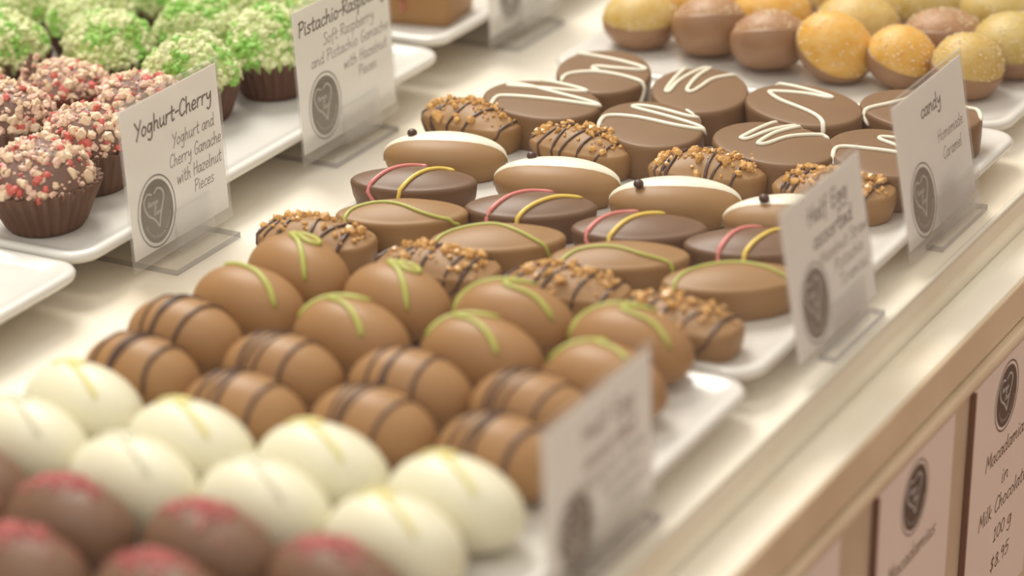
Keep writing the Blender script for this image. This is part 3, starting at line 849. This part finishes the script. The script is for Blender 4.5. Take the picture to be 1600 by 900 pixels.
# square praline on the far rear plate
t = thing('square_praline', 'square milk chocolate praline with pink stripe at the top edge', 'praline', (-0.1590, 0.2040, LZ + 0.002), math.radians(8))
b = MB()
def sq(i, z):
    return rrect(-0.0165 + i, 0.0165 - i, -0.0150 + i, 0.0150 - i, 0.003, z, 6)
b.loft([sq(0.0012, 0), sq(0.0003, 0.001), sq(0, 0.004), sq(0, 0.015), sq(0.0004, 0.0168), sq(0.0016, 0.018), sq(0.006, 0.0183)])
obj('body', b.build('body', M['milk_egg']), t)
b = MB()
b.tube([(-0.004, -0.0152, 0.0055), (-0.0038, -0.0153, 0.010), (-0.0036, -0.0152, 0.0155), (-0.0030, -0.0140, 0.0180), (-0.001, -0.004, 0.0187), (0.002, 0.012, 0.0186)], 0.0011)
obj('pink_stripe', b.build('pink_stripe', M['pink_line']), t)

# ------------------------------------------------------------------ handwriting (single-stroke letters, drawn as ribbons)
GL = {
'a': (5, '4,4 2,5 .5,3 .6,1 1.6,0 3,1 4,4;4,5 3.8,1 4.6,0'), 'b': (4.8, '1,9 .8,0;.8,3 2.5,5 4,3.5 3.5,1 2,0 .8,.8'), 'c': (4.4, '4,4.2 2.8,5 1,3.5 .7,1.5 2,0 4,1'),
'd': (5.2, '3.8,3.8 2,5 .5,3 .8,.6 2,0 3.6,1.5;4.2,9 3.8,1 4.6,0'), 'e': (4.6, '.7,2.4 3.6,3 3.4,4.5 2,5 .7,3.2 .8,1 2,0 4,.8'), 'f': (4, '4,8.5 2.8,9 1.8,7 1.4,-3;.2,4.6 3.4,5'),
'g': (5, '3.8,4 2,5 .6,3.2 1,1 2.4,.8 3.8,3.6;4,5 3.8,-2 2.4,-4 .6,-3'), 'h': (5, '1,9 .8,0;.8,2.6 2.4,4.8 3.6,4 3.6,1 4.4,0'), 'i': (2.4, '1,5 .9,.8 1.6,0;1.2,6.9 1.5,7.5'),
'k': (4.6, '1,9 .8,0;3.6,5 .9,2.4;.9,2.4 3.8,0'), 'l': (2.4, '1,9 .8,1 1.6,0'), 'm': (6.8, '.8,5 .7,0;.7,2.8 2.2,5 3,4 2.9,0;3,2.8 4.6,5 5.4,4 5.4,1 6.2,0'),
'n': (5, '.8,5 .7,0;.7,2.6 2.4,5 3.6,4 3.6,1 4.4,0'), 'o': (4.8, '2.4,5 .8,3.6 .7,1.2 2,0 3.6,1.2 3.8,3.6 2.4,5'), 'p': (4.8, '.9,5 .5,-4;.8,3.4 2.6,5 4,3.6 3.4,1 2,.2 .8,1'),
'r': (4, '.8,5 .7,0;.7,2.8 2,4.8 3.6,4.8'), 's': (4.2, '3.6,4.6 2,5 .9,3.9 3.2,1.6 2.4,.2 .4,.5'), 't': (4, '1.8,8 1.5,1 2.4,0 3.4,.6;.2,5 3.6,5.4'),
'u': (5, '.8,5 .7,1.4 1.8,0 3.6,2;3.8,5 3.7,1 4.5,0'), 'w': (6, '.6,5 1.4,0;1.4,0 3,4;3,4 4,0;4,0 5.4,5'), 'y': (5, '.8,5 1,2.6 2.2,1.8 3.8,4;4,5 3.6,-2 2,-4 .6,-3'),
'z': (4.6, '.6,4.8 3.8,5;3.8,5 .6,.2;.6,.2 4,0'), 'Y': (5.2, '.2,9 2.6,4.8;5.2,9 1.4,-1'), 'C': (5.4, '5,7.6 3.6,9 1.4,6.6 .8,2.6 2.4,0 5,1.4'),
'G': (5.8, '5,7.6 3.6,9 1.4,6.6 .8,2.4 2.4,0 4.6,1 4.8,3.6;4.8,3.6 2.8,3.6'), 'H': (6, '1.2,9 .8,0;5,9 4.6,0;.4,4.4 5.4,5'), 'P': (5, '1.2,9 .8,0;.2,8.4 3.4,9 4.8,7 3.4,4.8 1,4.2'),
'S': (5, '4.6,8 3,9 1.2,7.4 4,3 3,.4 .4,.8'), 'R': (5.2, '1.2,9 .8,0;.2,8.4 3.4,9 4.6,7.2 3,5 1,4.6;1,4.6 4.8,0'), 'E': (5, '4.6,8.8 1.4,8.6;1.4,8.6 1,0;1,0 4.6,.2;1.2,4.6 4,4.8'),
'M': (7, '.6,0 1.6,9;1.6,9 3.4,3;3.4,3 5.6,9;5.6,9 6.2,0'), 'T': (5, '.2,8.6 5,9;2.6,8.8 2.2,0'), 'N': (5.8, '.6,0 1.2,9;1.2,9 4.6,0;4.6,0 5.2,9'), 'D': (5.6, '1.2,9 .8,0;.2,8.8 3.6,8.4 5,5 3.6,1 .8,0'),
'&': (5.2, '4.6,0 1.2,7 2.2,9 3.4,7.6 .8,2.4 1.8,0 4.6,3'), '-': (3.4, '.4,3.6 2.9,3.9'), '.': (1.8, '.7,0 1,.5'), '$': (4.8, '3.8,6.6 2.2,7.6 .9,6 3.4,2.6 2.2,.8 .6,1.6;2.6,9 2,-.6'),
'0': (4.6, '2.4,8 .8,6 .8,2 2.2,0 3.8,2 3.8,6 2.4,8'), '1': (3.6, '.8,6.5 2,8;2,8 1.8,0;.6,0 3,0'), '5': (4.4, '3.8,8 1.4,8;1.4,8 1,4.8 3,5 3.8,3 2.6,.4 .6,.4'),
'8': (4.4, '2.4,8 1,6.4 3.6,2.4 2.2,0 .8,1.8 3.4,5.8 2.4,8'), '9': (4.4, '3.6,6 2,8 .8,6 2,4.4 3.6,6;3.6,6 3,0'), ' ': (3, '')}
GLYPH = {k: (w, [[tuple(float(q) for q in p.split(',')) for p in s.split()] for s in d.split(';') if s]) for k, (w, d) in GL.items()}

def ribbon(mb, pts, w, x):
    P = [Vector(p) for p in pts]
    L = len(P)
    v, f = [], []
    for i, p in enumerate(P):
        t = P[min(i + 1, L - 1)] - P[max(i - 1, 0)]
        if t.length < 1e-9:
            t = Vector((1, 0))
        t.normalize()
        n = Vector((-t.y, t.x)) * w * 0.5
        e = t * (w * 0.4 * (-1 if i == 0 else 1 if i == L - 1 else 0))
        a, b = p + n + e, p - n + e
        v += [(x, a.x, a.y), (x, b.x, b.y)]
    for i in range(L - 1):
        f.append((2 * i, 2 * i + 1, 2 * i + 3, 2 * i + 2))
    mb.add(v, f)

def write(mb, text, u0, u1, v, size, w, x, slant=0.10):
    """text between u0 and u1 with its baseline at v"""
    total = sum(GLYPH[c][0] for c in text)
    k = (u1 - u0) / total
    s = size / 9.0
    cur = 0.0
    for c in text:
        a, strokes = GLYPH[c]
        for st in strokes:
            pts = [(u0 + (cur + p[0]) * k + slant * p[1] * s, v + p[1] * s) for p in st]
            ribbon(mb, spline(pts, 4), w, x)
        cur += a

def disc(mb, cu, cv, ru, rv, x, n=40, inner=0.0):
    if inner:
        v = [(x, cu + ru * q * math.cos(2 * PI * j / n), cv + rv * q * math.sin(2 * PI * j / n)) for q in (inner, 1.0) for j in range(n)]
        mb.add(v, [(j, n + j, n + (j + 1) % n, (j + 1) % n) for j in range(n)])
    else:
        v = [(x, cu + ru * math.cos(2 * PI * j / n), cv + rv * math.sin(2 * PI * j / n)) for j in range(n)] + [(x, cu, cv)]
        mb.add(v, [(j, (j + 1) % n, n) for j in range(n)])

HEART = [[(-.24, .59), (-.49, .66), (-.71, .50), (-.71, .25), (-.54, .0), (-.2, -.22), (.05, -.49)],
         [(-.07, .60), (.15, .70), (.39, .60), (.48, .40), (.34, .10), (.17, -.21), (.07, -.50)]]
def logo(parent, cu, cv, ru, rv, x, dark):
    b = MB()
    disc(b, cu, cv, ru, rv, x)
    lg = obj('logo', b.build('logo', M['logo_dark' if dark else 'logo'], False), parent)
    lg['label'] = 'dark oval emblem with a pale heart'
    b = MB()
    disc(b, cu, cv, ru * 1.18, rv * 1.15, x, 40, 0.955)
    obj('logo_ring', b.build('logo_ring', M['logo_dark' if dark else 'logo'], False), lg)
    b = MB()
    for st in HEART:
        ribbon(b, spline([(cu + u * ru, cv + v * rv) for u, v in st], 6), ru * 0.085, x + 0.00006)
    obj('heart', b.build('heart', M['paper'], False), lg)
    b = MB()
    write(b, 'Norman', cu - 0.52 * ru, cu + 0.12 * ru, cv + 0.24 * rv, rv * 0.17, ru * 0.035, x + 0.00006)
    write(b, '&', cu - 0.16 * ru, cu + 0.0 * ru, cv + 0.10 * rv, rv * 0.13, ru * 0.035, x + 0.00006)
    write(b, 'Dann', cu - 0.20 * ru, cu + 0.26 * ru, cv - 0.10 * rv, rv * 0.17, ru * 0.035, x + 0.00006)
    pts = []
    for i in range(61):     # tiny line of lettering along the lower rim
        a = math.radians(205 + 140 * i / 60)
        q = 0.80 + (0.05 if i % 2 else -0.05)
        if i in (20, 21, 40, 41):
            if len(pts) > 1:
                ribbon(b, pts, ru * 0.03, x + 0.00006)
            pts = []
            continue
        pts.append((cu + ru * q * math.cos(a), cv + rv * q * math.sin(a)))
    ribbon(b, pts, ru * 0.03, x + 0.00006)
    obj('logo_lettering', b.build('logo_lettering', M['paper'], False), lg)

def sign(label, x, y0, w, h, tilt, title, lines, lu=0.27, lv=0.27, ink='ink', zb=0.0026, base=(-0.040, 0.0095), margin=(0.004, 0.0022, 0.0012), clip=(0.40, 0.78), base_y=(0.20, 0.86)):
    t = thing('sign_card', label, 'sign', (x, y0, 0), 0, 'product signs')
    T = obj
    def tilted(o):
        o.location = (0, 0, zb)
        o.rotation_euler = (0, -math.radians(tilt), 0)
        return o
    mb_, mt_, ms_ = margin
    pb, pt_, pl_, pr_ = mb_, h - mt_, ms_, w - ms_
    pw, phh = pr_ - pl_, pt_ - pb
    b = MB(); b.box(-0.0004, 0.0006, 0, w, 0, h)
    tilted(obj('clear_sleeve', b.build('clear_sleeve', M['sleeve'], False), t))
    b = MB(); b.box(-0.0001, 0.0002, pl_, pr_, pb, pt_)
    paper = tilted(obj('paper', b.build('paper', M['paper'], False), t))
    b = MB()
    for tx, u0, u1, v, s in title:
        write(b, tx, pl_ + u0 * pw, pl_ + u1 * pw, pb + v * phh, s * phh, 0.00075, 0.00028)
    if b.v:
        obj('title_lettering', b.build('title_lettering', M[ink], False), paper)
    b = MB()
    for tx, u0, u1, v, s in lines:
        write(b, tx, pl_ + u0 * pw, pl_ + u1 * pw, pb + v * phh, s * phh, 0.00038, 0.00028)
    if b.v:
        obj('description_lettering', b.build('description_lettering', M['ink_thin'], False), paper)
    logo(paper, pl_ + lu * pw, pb + lv * phh, 0.0094, 0.0118, 0.00027, False)
    b = MB(); b.box(base[0], base[1], w * base_y[0], w * base_y[1], 0.0001, 0.0023)
    bm_ = b.build('acrylic_base', M['acrylic_top'], False)
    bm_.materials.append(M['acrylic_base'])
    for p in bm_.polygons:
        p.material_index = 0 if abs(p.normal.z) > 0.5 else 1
    obj('acrylic_base', bm_, t)
    b = MB(); b.box(0.0011, 0.0023, w * clip[0], w * clip[1], -0.0004, 0.0150)
    b.box(-0.0023, -0.0011, w * clip[0], w * clip[1], -0.0004, 0.0100)
    tilted(obj('acrylic_clip', b.build('acrylic_clip', M['acrylic'], False), t))
    return t

sign('white sign reading Yoghurt-Cherry in a clear sleeve before the cherry truffles', -0.1238, -0.0515, 0.0590, 0.0620, 0.5,
     [('Yoghurt-Cherry', 0.12, 0.93, 0.775, 0.105)],
     [('Yoghurt and', 0.48, 0.93, 0.605, 0.085), ('Cherry Ganache', 0.43, 0.985, 0.475, 0.085), ('with Hazelnut', 0.49, 0.97, 0.345, 0.085), ('Pieces', 0.66, 0.87, 0.235, 0.08)], 0.26, 0.25, zb=0.004)
sign('white sign reading Pistachio-Raspberry in a clear sleeve before the green truffles', -0.1262, 0.0590, 0.0680, 0.0630, 0.8,
     [('Pistachio-Raspberry', 0.04, 0.97, 0.815, 0.10)],
     [('Soft Raspberry', 0.28, 0.83, 0.68, 0.08), ('and Pistachio Ganache', 0.14, 0.98, 0.56, 0.08), ('with Hazelnut', 0.47, 0.95, 0.44, 0.08), ('Pieces', 0.62, 0.82, 0.335, 0.075)], 0.25, 0.265,
     base=(-0.035, 0.006), zb=0.005)
sign('white sign with only its lower emblem in view at the top edge', -0.1318, 0.2100, 0.0620, 0.0590, 0.0,
     [('candy', 0.30, 0.70, 0.78, 0.10)], [], 0.30, 0.30, base=(-0.030, 0.007), zb=0.005)
sign('white sign reading candy Homemade Caramel behind the glass screen', 0.1190, 0.0695, 0.0640, 0.0580, 8.3,
     [('candy', 0.36, 0.66, 0.785, 0.10)], [('Homemade', 0.55, 0.93, 0.54, 0.085), ('Caramel', 0.60, 0.88, 0.40, 0.085)], 0.26, 0.255,
     base=(-0.0020, 0.0042), clip=(0.42, 0.98), base_y=(0.30, 0.98))
sign('white sign reading Half Egg assorted standing behind the glass screen', 0.1222, -0.0291, 0.0630, 0.0565, 7.8,
     [('Half Egg', 0.30, 0.80, 0.785, 0.115), ('assorted', 0.33, 0.83, 0.615, 0.11)],
     [('Hazelnut Straw', 0.38, 0.99, 0.485, 0.085), ('Pistachio', 0.54, 0.92, 0.365, 0.085), ('Tiramisu', 0.58, 0.95, 0.245, 0.085)], 0.27, 0.285,
     base=(-0.0020, 0.0038), clip=(0.40, 0.80), base_y=(0.30, 0.95))
sign('blurred white sign with reddish brown title, nearest at the bottom of the picture', 0.1200, -0.1889, 0.0637, 0.0530, 0.0,
     [('Half Egg', 0.34, 0.84, 0.735, 0.12), ('assorted', 0.35, 0.85, 0.56, 0.115)],
     [('Hazelnut Straw', 0.34, 0.93, 0.43, 0.085), ('Pistachio', 0.50, 0.90, 0.31, 0.085), ('Tiramisu', 0.54, 0.92, 0.20, 0.085)], 0.26, 0.22, ink='ink_red',
     base=(-0.0020, 0.0038), clip=(0.40, 0.80), base_y=(0.30, 0.95))

# ------------------------------------------------------------------ price cards on the front panel
def price(label, y0, w, items, with_logo=True):
    t = thing('price_card', label, 'price card', (0.1485, y0, -0.033), 0, 'price cards on the counter front')
    t.rotation_euler = (0, PANEL_T, 0)
    b = MB(); b.box(0.0002, 0.0012, 0.0, w, -0.105, -0.0004)
    obj('card', b.build('card', M['price_paper'], False), t)
    b = MB(); b.box(0.0002, 0.0022, -0.0012, -0.0001, -0.105, -0.0004)
    obj('holder_edge', b.build('holder_edge', M['holder'], False), t)
    b = MB()
    for tx, u0, u1, v, s in items:
        write(b, tx, u0, u1, v, s, 0.00055, 0.00128)
    if b.v:
        obj('lettering', b.build('lettering', M['ink_bronze'], False), t)
    if with_logo:
        logo(t, w / 2, -0.0165, 0.0098, 0.0118, 0.00127, True)
price('price card with emblem reading Macadamias in Milk Chocolate 100 g at the right edge', 0.0535, 0.067,
      [('Macadamias', 0.0165, 0.0580, -0.0400, 0.0060), ('in', 0.0345, 0.0415, -0.0525, 0.0060), ('Milk Chocolate', 0.0135, 0.0620, -0.0625, 0.0062), ('100 g', 0.0300, 0.0490, -0.0745, 0.0060), ('$8.95', 0.0290, 0.0480, -0.0870, 0.0060)])
price('price card with emblem and the word Macadamias below the ledge', -0.0305, 0.0665, [('Macadamias', 0.0125, 0.0540, -0.0400, 0.0060)])
price('blank corner of a price card at the bottom edge below the ledge', -0.1265, 0.0670, [('Macadamias', 0.0125, 0.0540, -0.0400, 0.0060)])
